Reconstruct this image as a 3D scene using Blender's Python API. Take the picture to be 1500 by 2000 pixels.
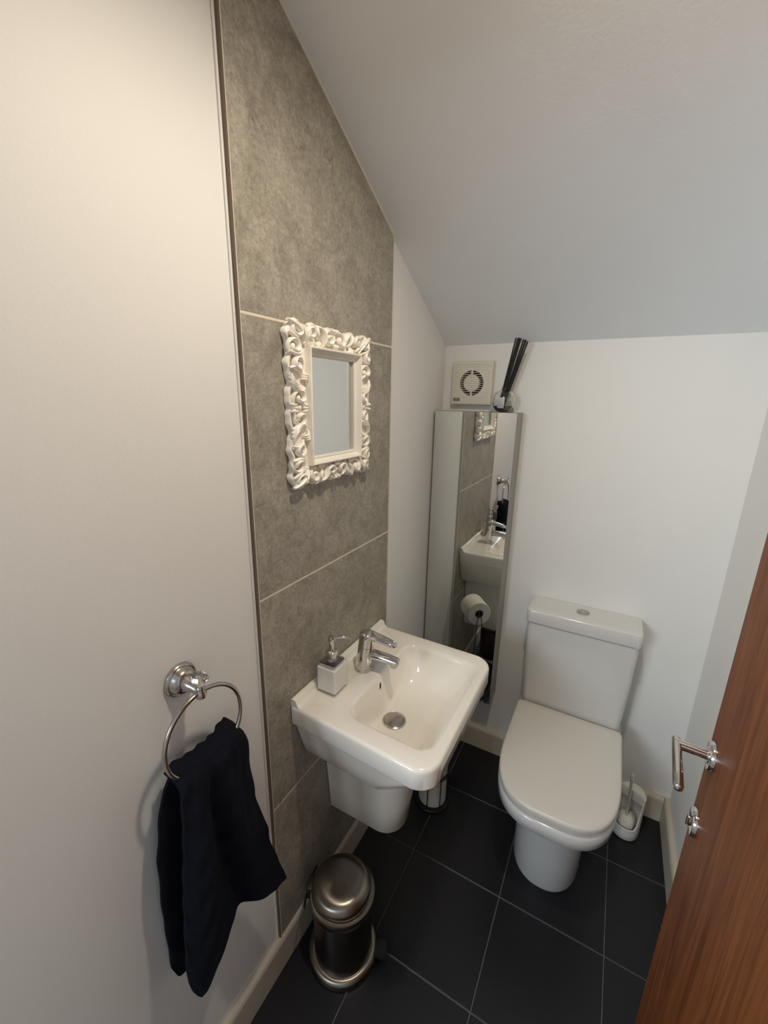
import bpy, bmesh, math, random
from mathutils import Vector, Matrix
from math import sin, cos, pi, radians as rad

for o in list(bpy.data.objects):
    bpy.data.objects.remove(o, do_unlink=True)
SC = bpy.context.scene
C = SC.collection

# ------------------------------------------------------------------ camera
# room frame: x = distance from the left wall, y = 0 at the back wall (camera at y < 0), z up
CAM = Vector((0.6556, -1.6973, 1.6198))
YAW, PITCH, ROLL, FPX = 0.5000, -0.2659, 0.0178, 818.6
fwd = Vector((-sin(YAW) * cos(PITCH), cos(YAW) * cos(PITCH), sin(PITCH)))
rgt = Vector((cos(YAW), sin(YAW), 0.0))
upv = rgt.cross(fwd)
r2 = cos(ROLL) * rgt + sin(ROLL) * upv
u2 = -sin(ROLL) * rgt + cos(ROLL) * upv
cd = bpy.data.cameras.new('camera')
cam = bpy.data.objects.new('camera', cd)
C.objects.link(cam)
mw = Matrix((r2, u2, -fwd)).transposed().to_4x4()
mw.translation = CAM
cam.matrix_world = mw
cd.sensor_fit = 'VERTICAL'
cd.sensor_height = 24.0
cd.lens = FPX / 2000.0 * 24.0
cd.clip_start = 0.02
SC.camera = cam

# ------------------------------------------------------------------ light
SC.view_settings.view_transform = 'Standard'
SC.view_settings.look = 'None'
SC.view_settings.gamma = 1.0
SC.view_settings.use_curve_mapping = False
SC.view_settings.exposure = 0.0
SC.cycles.use_denoising = True
SC.cycles.max_bounces = 10
SC.cycles.diffuse_bounces = 6
SC.cycles.caustics_reflective = False
SC.cycles.sample_clamp_indirect = 4.0

w = bpy.data.worlds.new('world')
SC.world = w
w.use_nodes = True
w.node_tree.nodes['Background'].inputs[0].default_value = (0.80, 0.88, 1.0, 1)
w.node_tree.nodes['Background'].inputs[1].default_value = 0.5


def area_light(name, loc, target, sx, sy, power, col, spread=180):
    d = bpy.data.lights.new(name, 'AREA')
    d.shape = 'RECTANGLE'
    d.size, d.size_y = sx, sy
    d.energy = power
    d.color = col
    d.spread = rad(spread)
    o = bpy.data.objects.new(name, d)
    C.objects.link(o)
    o.location = loc
    o.rotation_euler = (Vector(target) - Vector(loc)).to_track_quat('-Z', 'Y').to_euler()
    return o


# the room's own recessed downlight in the sloping ceiling, and daylight from the hall behind
d = bpy.data.lights.new('downlight_lamp', 'SPOT')
d.energy = 33
d.color = (1.0, 0.89, 0.72)
d.spot_size = rad(164)
d.spot_blend = 0.8
d.shadow_soft_size = 0.035
lo = bpy.data.objects.new('downlight_lamp', d)
C.objects.link(lo)
lo.location = (0.57, -1.09, 2.370)
lo.rotation_euler = (rad(0), 0, 0)
area_light('hall_daylight', (-0.30, -3.3, 1.85), (0.55, -0.6, 1.7), 0.9, 0.6, 38, (0.80, 0.90, 1.0))
area_light('hall_window', (-0.80, -3.0, 1.75), (0.95, 0.0, 1.6), 0.22, 0.7, 9, (0.85, 0.92, 1.0))

# ------------------------------------------------------------------ helpers
W, H0, SL = 1.0384, 1.825, 0.517          # room width, ceiling height at the back wall, its slope
YF = -1.62                                # front wall (doorway) plane


def ceil_z(y):
    return H0 - SL * y


def obj(name, bm, mat, parent=None, smooth=False, kind=None, angle=35):
    me = bpy.data.meshes.new(name)
    bmesh.ops.recalc_face_normals(bm, faces=bm.faces)
    bm.to_mesh(me)
    bm.free()
    if smooth:
        for p in me.polygons:
            p.use_smooth = True
        me.set_sharp_from_angle(angle=rad(angle))
    me.materials.append(mat)
    o = bpy.data.objects.new(name, me)
    C.objects.link(o)
    if parent is not None:
        o.parent = parent
        o.matrix_parent_inverse = Matrix.Translation(-parent.matrix_basis.translation) if False else Matrix()
        # geometry is given in world coordinates: bring it into the parent's frame
        base = WORLD.get(parent.name, Vector((0, 0, 0)))
        if base.length > 0:
            me.transform(Matrix.Translation(-base))
        WORLD[o.name] = base
    if kind:
        o['kind'] = kind
    return o


WORLD = {}


def thing(name, loc, label, cat, group=None):
    o = bpy.data.objects.new(name, None)
    o.empty_display_size = 0.05
    C.objects.link(o)
    o.location = loc
    o['label'] = label
    o['category'] = cat
    if group:
        o['group'] = group
    WORLD[o.name] = Vector(loc)
    return o


def tag(o, label, cat, group=None):
    o['label'] = label
    o['category'] = cat
    if group:
        o['group'] = group
    return o


def BM():
    return bmesh.new()


def add_box(bm, x0, x1, y0, y1, z0, z1, bev=0.0, seg=2):
    r = bmesh.ops.create_cube(bm, size=1.0)
    for v in r['verts']:
        v.co = Vector((x0 + (v.co.x + .5) * (x1 - x0), y0 + (v.co.y + .5) * (y1 - y0), z0 + (v.co.z + .5) * (z1 - z0)))
    if bev > 0:
        es = list({e for v in r['verts'] for e in v.link_edges})
        bmesh.ops.bevel(bm, geom=es, offset=bev, segments=seg, profile=0.5, affect='EDGES')
    return r['verts']


def add_prism(bm, pts, n, depth):
    """pts: 3D polygon, extruded by n*depth"""
    n = Vector(n)
    a = [bm.verts.new(Vector(p)) for p in pts]
    b = [bm.verts.new(Vector(p) + n * depth) for p in pts]
    bm.faces.new(a)
    bm.faces.new(list(reversed(b)))
    k = len(a)
    for i in range(k):
        j = (i + 1) % k
        bm.faces.new((a[i], b[i], b[j], a[j]))
    return a, b


def add_loft(bm, loops, cap0=True, cap1=True):
    rings = [[bm.verts.new(Vector(p)) for p in lp] for lp in loops]
    n = len(rings[0])
    for A, B in zip(rings[:-1], rings[1:]):
        for i in range(n):
            j = (i + 1) % n
            bm.faces.new((A[i], A[j], B[j], B[i]))
    if cap0:
        bm.faces.new(list(reversed(rings[0])))
    if cap1:
        bm.faces.new(rings[-1])
    return rings


def frame_of(axis):
    a = Vector(axis).normalized()
    t = Vector((0, 0, 1)) if abs(a.z) < .9 else Vector((1, 0, 0))
    u = a.cross(t).normalized()
    return a, u, a.cross(u)


def add_lathe(bm, base, axis, prof, seg=32, cap0=True, cap1=True):
    """prof: list of (radius, distance along axis)"""
    a, u, v = frame_of(axis)
    base = Vector(base)
    loops = []
    for r, h in prof:
        r = max(r, 1e-5)
        loops.append([base + a * h + (u * cos(2 * pi * i / seg) + v * sin(2 * pi * i / seg)) * r for i in range(seg)])
    return add_loft(bm, loops, cap0, cap1)


def add_tube(bm, pts, r, seg=10, closed=False, flat=None):
    """r: number or list of radii. flat: (normal, factor) stretches the section along normal"""
    pts = [Vector(p) for p in pts]
    n = len(pts)
    rs = [r] * n if not isinstance(r, (list, tuple)) else r
    loops = []
    prev = None
    for i, p in enumerate(pts):
        if closed:
            t = pts[(i + 1) % n] - pts[i - 1]
        else:
            t = pts[min(i + 1, n - 1)] - pts[max(i - 1, 0)]
        t.normalize()
        if flat is not None:
            u = Vector(flat[0]).normalized()
            v = t.cross(u).normalized()
            loops.append([p + rs[i] * (u * cos(2 * pi * k / seg) * flat[1] + v * sin(2 * pi * k / seg)) for k in range(seg)])
            continue
        if prev is None:
            _, u, v = frame_of(t)
        else:
            u = (prev - t * prev.dot(t)).normalized()
            v = t.cross(u)
        prev = u
        loops.append([p + rs[i] * (u * cos(2 * pi * k / seg) + v * sin(2 * pi * k / seg)) for k in range(seg)])
    if closed:
        loops.append(loops[0])
        rings = [[bm.verts.new(q) for q in lp] for lp in loops[:-1]]
        rings.append(rings[0])
        for A, B in zip(rings[:-1], rings[1:]):
            for i in range(seg):
                j = (i + 1) % seg
                bm.faces.new((A[i], A[j], B[j], B[i]))
        return
    add_loft(bm, loops)


def rrect(x0, x1, y0, y1, z, rs, n=8, m=6):
    """rounded rectangle loop, rs = radii at corners (x1,y0),(x1,y1),(x0,y1),(x0,y0); equal vertex counts always"""
    out = []
    cs = [(x1, y0, -pi / 2, rs[0], -1, 1), (x1, y1, 0, rs[1], -1, -1), (x0, y1, pi / 2, rs[2], 1, -1), (x0, y0, pi, rs[3], 1, 1)]
    arcs = []
    for cx, cy, a0, r, sx, sy in cs:
        px, py = cx + sx * r, cy + sy * r
        arcs.append([Vector((px + r * cos(a0 + pi / 2 * i / n), py + r * sin(a0 + pi / 2 * i / n), z)) for i in range(n + 1)])
    for k in range(4):
        out += arcs[k]
        a, b = arcs[k][-1], arcs[(k + 1) % 4][0]
        for i in range(1, m):
            out.append(a.lerp(b, i / m))
    return out


# ------------------------------------------------------------------ materials
def nodes_of(name):
    m = bpy.data.materials.new(name)
    m.use_nodes = True
    nt = m.node_tree
    return m, nt, nt.nodes['Principled BSDF']


def srgb(r, g, b):
    f = lambda c: (c / 255 / 12.92) if c / 255 <= .04045 else ((c / 255 + .055) / 1.055) ** 2.4
    return (f(r), f(g), f(b), 1)


def simple(name, col, rough=.5, metal=0.0, coat=0.0, noise=0.0, nscale=40, bump=0.0, bscale=300, spec=None):
    m, nt, b = nodes_of(name)
    b.inputs['Base Color'].default_value = col
    b.inputs['Roughness'].default_value = rough
    b.inputs['Metallic'].default_value = metal
    b.inputs['Coat Weight'].default_value = coat
    b.inputs['Coat Roughness'].default_value = .06
    if spec is not None:
        b.inputs['Specular IOR Level'].default_value = spec
    tc = nt.nodes.new('ShaderNodeTexCoord')
    if noise:
        n = nt.nodes.new('ShaderNodeTexNoise')
        n.inputs['Scale'].default_value = nscale
        n.inputs['Detail'].default_value = 5
        nt.links.new(tc.outputs['Object'], n.inputs['Vector'])
        mx = nt.nodes.new('ShaderNodeMixRGB')
        mx.inputs[1].default_value = tuple(c * (1 - noise) for c in col[:3]) + (1,)
        mx.inputs[2].default_value = tuple(min(1, c * (1 + noise)) for c in col[:3]) + (1,)
        nt.links.new(n.outputs['Fac'], mx.inputs[0])
        nt.links.new(mx.outputs[0], b.inputs['Base Color'])
    if bump:
        n2 = nt.nodes.new('ShaderNodeTexNoise')
        n2.inputs['Scale'].default_value = bscale
        n2.inputs['Detail'].default_value = 3
        nt.links.new(tc.outputs['Object'], n2.inputs['Vector'])
        bp = nt.nodes.new('ShaderNodeBump')
        bp.inputs['Strength'].default_value = bump
        bp.inputs['Distance'].default_value = .002
        nt.links.new(n2.outputs['Fac'], bp.inputs['Height'])
        nt.links.new(bp.outputs[0], b.inputs['Normal'])
    return m


M = {}
M['wall'] = simple('wall_paint', (.79, .785, .76, 1), .55, noise=.02, nscale=6, bump=.12, bscale=160)
M['ceiling'] = simple('ceiling_paint', (.87, .90, .93, 1), .6, noise=.02, nscale=6, bump=.10, bscale=140)
M['skirting'] = simple('skirting_paint', (.56, .50, .41, 1), .4, noise=.03, nscale=9, bump=.08, bscale=90)
M['grout_wall'] = simple('wall_grout', (.74, .68, .58, 1), .8, bump=.2, bscale=400)
M['grout_floor'] = simple('floor_grout', (.10, .098, .098, 1), .85, noise=.2, nscale=30, bump=.2, bscale=400)
M['trim'] = simple('tile_trim', (.14, .10, .068, 1), .35)
M['trim_light'] = simple('tile_trim_bead', (.70, .64, .55, 1), .4)
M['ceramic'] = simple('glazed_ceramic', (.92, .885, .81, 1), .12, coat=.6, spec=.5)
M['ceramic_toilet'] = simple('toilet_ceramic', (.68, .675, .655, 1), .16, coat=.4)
M['seat'] = simple('toilet_seat_plastic', (.72, .69, .63, 1), .30)
M['chrome'] = simple('chrome', (.62, .60, .59, 1), .09, metal=1, noise=.03, nscale=8)
M['satin'] = simple('satin_nickel', (.50, .46, .43, 1), .22, metal=1, noise=.05, nscale=20)
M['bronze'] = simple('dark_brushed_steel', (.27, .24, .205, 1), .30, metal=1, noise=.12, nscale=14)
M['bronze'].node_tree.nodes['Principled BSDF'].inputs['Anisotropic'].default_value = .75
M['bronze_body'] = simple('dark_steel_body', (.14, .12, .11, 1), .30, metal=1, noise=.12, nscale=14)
M['black'] = simple('black_plastic', (.012, .012, .012, 1), .45)
M['blackwire'] = simple('black_wire', (.010, .010, .012, 1), .4)
M['dark'] = simple('dark_void', (.006, .006, .006, 1), .8)
M['white_plastic'] = simple('white_plastic', (.72, .70, .66, 1), .35)
M['fan_white'] = simple('fan_plastic', (.66, .62, .54, 1), .4)
M['fan_badge'] = simple('fan_badge', (.17, .15, .12, 1), .4)
M['badge_text'] = simple('badge_text', (.30, .28, .23, 1), .4)
M['frame'] = simple('cream_lacquer', (.92, .885, .81, 1), .33, noise=.04, nscale=30)
M['cab'] = simple('cabinet_side', (.27, .255, .23, 1), .35)
M['paper'] = simple('toilet_paper', (.85, .83, .74, 1), .9, bump=.15, bscale=500)
M['card'] = simple('cardboard_core', (.30, .24, .18, 1), .9)
M['towel'] = simple('navy_terry', (.0075, .009, .0155, 1), .95, noise=.35, nscale=260, bump=.9, bscale=700, spec=.12)
M['liquid'] = simple('white_soap', (.90, .88, .83, 1), .4)
M['label'] = simple('diffuser_label', (.48, .50, .52, 1), .5)
M['label_print'] = simple('label_print', (.20, .21, .22, 1), .5)
M['bristle'] = simple('bristles', (.72, .69, .60, 1), .8, noise=.25, nscale=120, bump=.8, bscale=300)


def mirror_mat():
    m, nt, b = nodes_of('mirror_glass')
    b.inputs['Base Color'].default_value = (.80, .82, .80, 1)
    b.inputs['Metallic'].default_value = 1
    b.inputs['Roughness'].default_value = .012
    return m


def glass_mat(name, col, rough=.02, ior=1.45):
    m, nt, b = nodes_of(name)
    b.inputs['Base Color'].default_value = col
    b.inputs['Transmission Weight'].default_value = 1
    b.inputs['Roughness'].default_value = rough
    b.inputs['IOR'].default_value = ior
    return m


def thin_glass(name, tint, refl=1.5):
    m = bpy.data.materials.new(name)
    m.use_nodes = True
    nt = m.node_tree
    nt.nodes.remove(nt.nodes['Principled BSDF'])
    tr = nt.nodes.new('ShaderNodeBsdfTransparent')
    tr.inputs[0].default_value = tint
    gl = nt.nodes.new('ShaderNodeBsdfGlossy')
    gl.inputs['Roughness'].default_value = .03
    lw = nt.nodes.new('ShaderNodeLayerWeight')
    lw.inputs['Blend'].default_value = .5
    pw = nt.nodes.new('ShaderNodeMath')
    pw.operation = 'POWER'
    pw.inputs[1].default_value = 3.5
    ml = nt.nodes.new('ShaderNodeMath')
    ml.operation = 'MULTIPLY_ADD'
    ml.inputs[1].default_value = .45
    ml.inputs[2].default_value = .04
    nt.links.new(lw.outputs['Facing'], pw.inputs[0])
    nt.links.new(pw.outputs[0], ml.inputs[0])
    mx = nt.nodes.new('ShaderNodeMixShader')
    nt.links.new(ml.outputs[0], mx.inputs[0])
    nt.links.new(tr.outputs[0], mx.inputs[1])
    nt.links.new(gl.outputs[0], mx.inputs[2])
    nt.links.new(mx.outputs[0], nt.nodes['Material Output'].inputs[0])
    return m


M['thin_glass'] = thin_glass('thin_clear_glass', (.96, .965, .965, 1))
M['mirror'] = mirror_mat()
M['glass'] = glass_mat('clear_glass', (.95, .97, .96, 1))
M['crystal'] = glass_mat('crystal', (.97, .95, .92, 1), .01, 1.55)
M['oil'] = glass_mat('diffuser_oil', (.80, .83, .88, 1), .02, 1.4)
M['tint'] = glass_mat('lilac_glass', (.55, .50, .58, 1), .05)


def stone():
    m, nt, b = nodes_of('stone_wall_tile')
    tc = nt.nodes.new('ShaderNodeTexCoord')
    info = nt.nodes.new('ShaderNodeObjectInfo')
    off = nt.nodes.new('ShaderNodeVectorMath')
    off.operation = 'ADD'
    sc = nt.nodes.new('ShaderNodeVectorMath')
    sc.operation = 'SCALE'
    sc.inputs[0].default_value = (3.1, 7.3, 5.7)
    nt.links.new(info.outputs['Random'], sc.inputs['Scale'])
    nt.links.new(tc.outputs['Object'], off.inputs[0])
    nt.links.new(sc.outputs[0], off.inputs[1])

    def noise(scale, det, rough, dist=0):
        n = nt.nodes.new('ShaderNodeTexNoise')
        n.inputs['Scale'].default_value = scale
        n.inputs['Detail'].default_value = det
        n.inputs['Roughness'].default_value = rough
        n.inputs['Distortion'].default_value = dist
        nt.links.new(off.outputs[0], n.inputs['Vector'])
        return n
    n1 = noise(13, 10, .74, .7)
    r1 = nt.nodes.new('ShaderNodeValToRGB')
    r1.color_ramp.elements[0].position = .34
    r1.color_ramp.elements[0].color = (.245, .222, .180, 1)
    r1.color_ramp.elements[1].position = .68
    r1.color_ramp.elements[1].color = (.400, .368, .308, 1)
    nt.links.new(n1.outputs['Fac'], r1.inputs[0])
    n2 = noise(120, 5, .75, .8)
    r2_ = nt.nodes.new('ShaderNodeValToRGB')
    r2_.color_ramp.elements[0].position = .30
    r2_.color_ramp.elements[0].color = (.66, .66, .66, 1)
    r2_.color_ramp.elements[1].position = .72
    r2_.color_ramp.elements[1].color = (1.40, 1.40, 1.40, 1)
    nt.links.new(n2.outputs['Fac'], r2_.inputs[0])
    mx = nt.nodes.new('ShaderNodeMixRGB')
    mx.blend_type = 'MULTIPLY'
    mx.inputs[0].default_value = 1
    nt.links.new(r1.outputs[0], mx.inputs[1])
    nt.links.new(r2_.outputs[0], mx.inputs[2])
    # thin dark fossil veins
    n3 = noise(4.2, 5, .6, 1.6)
    r3 = nt.nodes.new('ShaderNodeValToRGB')
    e = r3.color_ramp.elements
    e[0].position = .492
    e[0].color = (0, 0, 0, 1)
    e[1].position = .50
    e[1].color = (1, 1, 1, 1)
    e2 = e.new(.508)
    e2.color = (0, 0, 0, 1)
    nt.links.new(n3.outputs['Fac'], r3.inputs[0])
    n4 = noise(3.0, 2, .5)
    r4 = nt.nodes.new('ShaderNodeValToRGB')
    r4.color_ramp.elements[0].position = .55
    r4.color_ramp.elements[1].position = .66
    nt.links.new(n4.outputs['Fac'], r4.inputs[0])
    mul = nt.nodes.new('ShaderNodeMath')
    mul.operation = 'MULTIPLY'
    nt.links.new(r3.outputs[0], mul.inputs[0])
    nt.links.new(r4.outputs[0], mul.inputs[1])
    m2 = nt.nodes.new('ShaderNodeMath')
    m2.operation = 'MULTIPLY'
    m2.inputs[1].default_value = .7
    nt.links.new(mul.outputs[0], m2.inputs[0])
    mx2 = nt.nodes.new('ShaderNodeMixRGB')
    mx2.inputs[2].default_value = (.065, .055, .045, 1)
    nt.links.new(m2.outputs[0], mx2.inputs[0])
    nt.links.new(mx.outputs[0], mx2.inputs[1])
    nt.links.new(mx2.outputs[0], b.inputs['Base Color'])
    b.inputs['Roughness'].default_value = .42
    bp = nt.nodes.new('ShaderNodeBump')
    bp.inputs['Strength'].default_value = .05
    bp.inputs['Distance'].default_value = .001
    nt.links.new(n2.outputs['Fac'], bp.inputs['Height'])
    nt.links.new(bp.outputs[0], b.inputs['Normal'])
    return m


M['stone'] = stone()
M['floor_tile'] = simple('black_floor_tile', (.0105, .0105, .0138, 1), .38, noise=.25, nscale=60, bump=.12, bscale=220, spec=.35)


def wood():
    m, nt, b = nodes_of('door_veneer')
    tc = nt.nodes.new('ShaderNodeTexCoord')
    mp = nt.nodes.new('ShaderNodeMapping')
    mp.inputs['Scale'].default_value = (13, 13, .8)
    nt.links.new(tc.outputs['Object'], mp.inputs[0])
    n = nt.nodes.new('ShaderNodeTexNoise')
    n.inputs['Scale'].default_value = 2.4
    n.inputs['Detail'].default_value = 7
    n.inputs['Roughness'].default_value = .62
    n.inputs['Distortion'].default_value = 1.6
    nt.links.new(mp.outputs[0], n.inputs['Vector'])
    r = nt.nodes.new('ShaderNodeValToRGB')
    r.color_ramp.elements[0].position = .32
    r.color_ramp.elements[0].color = (.140, .040, .011, 1)
    r.color_ramp.elements[1].position = .70
    r.color_ramp.elements[1].color = (.285, .100, .034, 1)
    nt.links.new(n.outputs['Fac'], r.inputs[0])
    mp2 = nt.nodes.new('ShaderNodeMapping')
    mp2.inputs['Scale'].default_value = (300, 300, 7)
    nt.links.new(tc.outputs['Object'], mp2.inputs[0])
    n2 = nt.nodes.new('ShaderNodeTexNoise')
    n2.inputs['Scale'].default_value = 1
    n2.inputs['Detail'].default_value = 3
    nt.links.new(mp2.outputs[0], n2.inputs['Vector'])
    r2_ = nt.nodes.new('ShaderNodeValToRGB')
    r2_.color_ramp.elements[0].position = .35
    r2_.color_ramp.elements[0].color = (.80, .80, .80, 1)
    r2_.color_ramp.elements[1].position = .6
    r2_.color_ramp.elements[1].color = (1.08, 1.08, 1.08, 1)
    nt.links.new(n2.outputs['Fac'], r2_.inputs[0])
    mx = nt.nodes.new('ShaderNodeMixRGB')
    mx.blend_type = 'MULTIPLY'
    mx.inputs[0].default_value = 1
    nt.links.new(r.outputs[0], mx.inputs[1])
    nt.links.new(r2_.outputs[0], mx.inputs[2])
    nt.links.new(mx.outputs[0], b.inputs['Base Color'])
    b.inputs['Roughness'].default_value = .5
    b.inputs['Specular IOR Level'].default_value = .15
    return m


M['wood'] = wood()

# ------------------------------------------------------------------ the setting
S = 'structure'
T = .10
YH = -3.4                                  # far end of the hall behind the camera
# left wall (runs on past the doorway wall only as far as that wall)
bm = BM()
YL = -1.74
add_prism(bm, [(0, 0, 0), (0, YL, 0), (0, YL, ceil_z(YL)), (0, 0, ceil_z(0))], (-1, 0, 0), T)
wall_left = obj('wall_left', bm, M['wall'], kind=S)
bm = BM()
add_box(bm, -T, W + T, 0, T, 0, H0 + .02)
obj('wall_back', bm, M['wall'], kind=S)
bm = BM()
add_prism(bm, [(W, 0, 0), (W, YF, 0), (W, YF, ceil_z(YF)), (W, 0, ceil_z(0))], (1, 0, 0), T)
obj('wall_right', bm, M['wall'], kind=S)
# front wall with the doorway the camera stands in
DX0, DX1, DH = -0.02, 0.90, 2.03
bm = BM()
YB = YF - .12
add_box(bm, -1.6, -T - .001, YB, YF - .0005, 0, 2.75)
add_box(bm, DX1, 2.4, YB, YF, 0, 2.75)
add_box(bm, .0005, DX1, YB, YF, DH + .031, 2.75)
obj('wall_front', bm, M['wall'], kind=S)
# sloping ceiling under the stairs
bm = BM()
add_prism(bm, [(-T, 0.02, ceil_z(0.02)), (W + T, 0.02, ceil_z(0.02)), (W + T, YF, ceil_z(YF)), (-T, YF, ceil_z(YF))], (0, 0, 1), .08)
obj('ceiling', bm, M['ceiling'], kind=S)
# hall beyond the doorway: floor, far wall, ceiling
bm = BM()
add_box(bm, -1.6, 2.4, YH - .1, YH, 0, 2.5)
obj('wall_hall', bm, M['wall'], kind=S)

# floor with individual tiles
bm = BM()
add_box(bm, -.1, W + .1, YB, .05, -.05, -.0015)
floor = obj('floor', bm, M['grout_floor'], kind=S)
bm = BM()
add_box(bm, -1.6, 2.4, YH, YB, -.05, 0)
obj('floor_hall', bm, simple('hall_floor', (.30, .24, .18, 1), .5, noise=.1, nscale=20), kind=S)
GX, GY, G = [.2086 + .3165 * i for i in range(-1, 4)], [-.2833 - .3163 * i for i in range(-1, 5)], .0018
random.seed(3)
for i in range(len(GX) - 1):
    for j in range(len(GY) - 1):
        x0, x1 = max(GX[i] + G, 0.001), min(GX[i + 1] - G, W - .001)
        y1, y0 = min(GY[j] - G, -.001), max(GY[j + 1] + G, YB + .005)
        if x1 - x0 < .01 or y1 - y0 < .01:
            continue
        bm = BM()
        add_box(bm, x0, x1, y0, y1, -.006, random.uniform(-.0002, .0002), .0012, 1)
        obj('tile', bm, M['floor_tile'], floor)

# stone tiles on the left wall
TL, TR, TT = -1.0871, -.4811, .009
joints = [.114, .575, 1.1761, 1.7706]
bm = BM()
add_prism(bm, [(0, TL, .112), (0, TR, .112), (0, TR, ceil_z(TR) - .001), (0, TL, ceil_z(TL) - .001)], (1, 0, 0), .0084)
obj('grout', bm, M['grout_wall'], wall_left)
g = .0023
for k in range(4):
    z0 = joints[k] + (g if k else 0)
    bm = BM()
    if k < 3:
        z1 = joints[k + 1] - g
        pts = [(.004, TL + .002, z0), (.004, TR - .002, z0), (.004, TR - .002, z1), (.004, TL + .002, z1)]
    else:
        pts = [(.004, TL + .002, z0), (.004, TR - .002, z0), (.004, TR - .002, ceil_z(TR) - .004), (.004, TL + .002, ceil_z(TL) - .004)]
    a, b = add_prism(bm, pts, (1, 0, 0), TT - .004)
    es = [e for e in bm.edges if e.verts[0] in b and e.verts[1] in b]
    bmesh.ops.bevel(bm, geom=es, offset=.0008, segments=1, affect='EDGES')
    obj('tile', bm, M['stone'], wall_left)
bm = BM()
add_box(bm, .0, .0045, TL - .0090, TL - .0042, .112, ceil_z(TL) - .002, .0015, 2)
obj('caulk', bm, M['wall'], wall_left)
# metal edge trim at the near side of the tiles, and the caulk beads
bm = BM()
add_box(bm, .0, .0102, TL - .0042, TL, .112, ceil_z(TL) - .002, .001, 1)
obj('tile_trim', bm, M['trim'], wall_left)
bm = BM()
add_box(bm, .0, .0108, TL, TL + .002, .112, ceil_z(TL) - .002, .0004, 1)
obj('trim_bead', bm, M['trim_light'], wall_left)
bm = BM()
add_box(bm, .0, .0095, TR - .002, TR + .004, .112, ceil_z(TR) - .002, .001, 1)
obj('trim_bead', bm, M['trim_light'], wall_left)
bm = BM()
add_tube(bm, [(.008, TL + .05, ceil_z(TL + .05) - .001), (.008, TR, ceil_z(TR) - .001)], .0028, 8)
obj('caulk', bm, M['trim_light'], wall_left)

# skirting boards
SK, ST = .111, .018


def skirting(name, prof_pts, n, depth):
    bm = BM()
    a, b = add_prism(bm, prof_pts, n, depth)
    bmesh.ops.recalc_face_normals(bm, faces=bm.faces)
    obj(name, bm, M['skirting'], kind=S)


skirting('baseboard_left', [(.0005, YL, 0), (ST, YL, 0), (ST, YL, SK - .012), (ST - .003, YL, SK - .004), (ST - .007, YL, SK), (.0005, YL, SK)], (0, 1, 0), -YL - .001)
for x0, x1, nm in ((ST + .001, .535, 'baseboard_back'), (.745, W - ST - .001, 'baseboard_back')):
    skirting(nm, [(x0, -.0005, 0), (x0, -ST, 0), (x0, -ST, SK - .012), (x0, -ST + .003, SK - .004), (x0, -ST + .007, SK), (x0, -.0005, SK)], (1, 0, 0), x1 - x0)
skirting('baseboard_right', [(W - .0005, YF, 0), (W - ST, YF, 0), (W - ST, YF, SK - .012), (W - ST + .003, YF, SK - .004), (W - ST + .007, YF, SK), (W - .0005, YF, SK)], (0, 1, 0), -YF - .001)

# the open door, its lever handle and thumb turn
DA = rad(4)
dE = Vector((.892, -.822, 0))
du = Vector((-sin(DA), -cos(DA), 0))
dn = Vector((-cos(DA), sin(DA), 0))
DWID, DTH = .745, .035


def dp(u, n, z):
    return dE + du * u + dn * n + Vector((0, 0, z))


bm = BM()
add_prism(bm, [dp(0, 0, .008), dp(DWID, 0, .008), dp(DWID, 0, 2.0), dp(0, 0, 2.0)], -dn, DTH)
bmesh.ops.bevel(bm, geom=[e for e in bm.edges], offset=.0012, segments=1, affect='EDGES')
door = obj('door_1', bm, M['wood'], kind=S)


def lever(side):
    s = 1 if side > 0 else -1
    n0 = 0 if side > 0 else -DTH
    nn = dn * s
    base = dp(.05, n0, 1.008)
    bm = BM()
    add_tube(bm, [base + nn * t for t in (.006, .03, .060)], .0088, 16)
    p0 = base + nn * .056 - du * .012
    pts = [p0 + du * t for t in (0, .03, .06, .09, .118, .124, .1265)]
    add_tube(bm, pts, [.0075, .0080, .0080, .0080, .0080, .0064, .0025], 16)
    add_lathe(bm, p0, -du, [(.0075, 0), (.0064, .003), (.0025, .0045)], 16)
    h = obj('handle', bm, M['chrome'], door, smooth=True)
    bm = BM()
    add_lathe(bm, base, nn, [(.026, 0), (.026, .006), (.024, .009), (.0145, .0095), (.0145, .0105), (.0120, .0105)], 32)
    obj('rose', bm, M['chrome'], h, smooth=True)
    base = dp(.05, n0, .855)
    bm = BM()
    add_lathe(bm, base, nn, [(.026, 0), (.026, .006), (.024, .009), (.015, .0095), (.015, .008), (.010, .008)], 32)
    l = obj('lock_rose', bm, M['chrome'], door, smooth=True)
    bm = BM()
    if side > 0:
        add_lathe(bm, base + nn * .007, nn, [(.0095, 0), (.0095, .004), (.0085, .005)], 24)
        k0 = base + nn * .013
        add_tube(bm, [k0 + Vector((0, 0, t)) for t in (-.012, -.010, 0, .010, .012)], [.0012, .0028, .0030, .0028, .0012], 10)
    else:
        add_lathe(bm, base + nn * .007, nn, [(.010, 0), (.010, .003), (.004, .003)], 20)
    obj('thumb_turn', bm, M['satin'], l, smooth=True)


lever(1)
lever(-1)
# door lining around the opening
bm = BM()
add_box(bm, DX1 - .03 + .035, DX1 + .06, YB - .012, YF + .012, 0, DH + .03, .002, 1)
add_box(bm, .001, DX1 + .005, YB - .012, YF + .012, DH, DH + .03, .002, 1)
obj('trim_1', bm, M['wood'], kind=S)

# ------------------------------------------------------------------ toilet
TXC = .638
toilet = thing('toilet', (TXC, -.30, 0), 'white close-coupled toilet with a closed D-shaped lid against the back wall', 'toilet')


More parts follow.
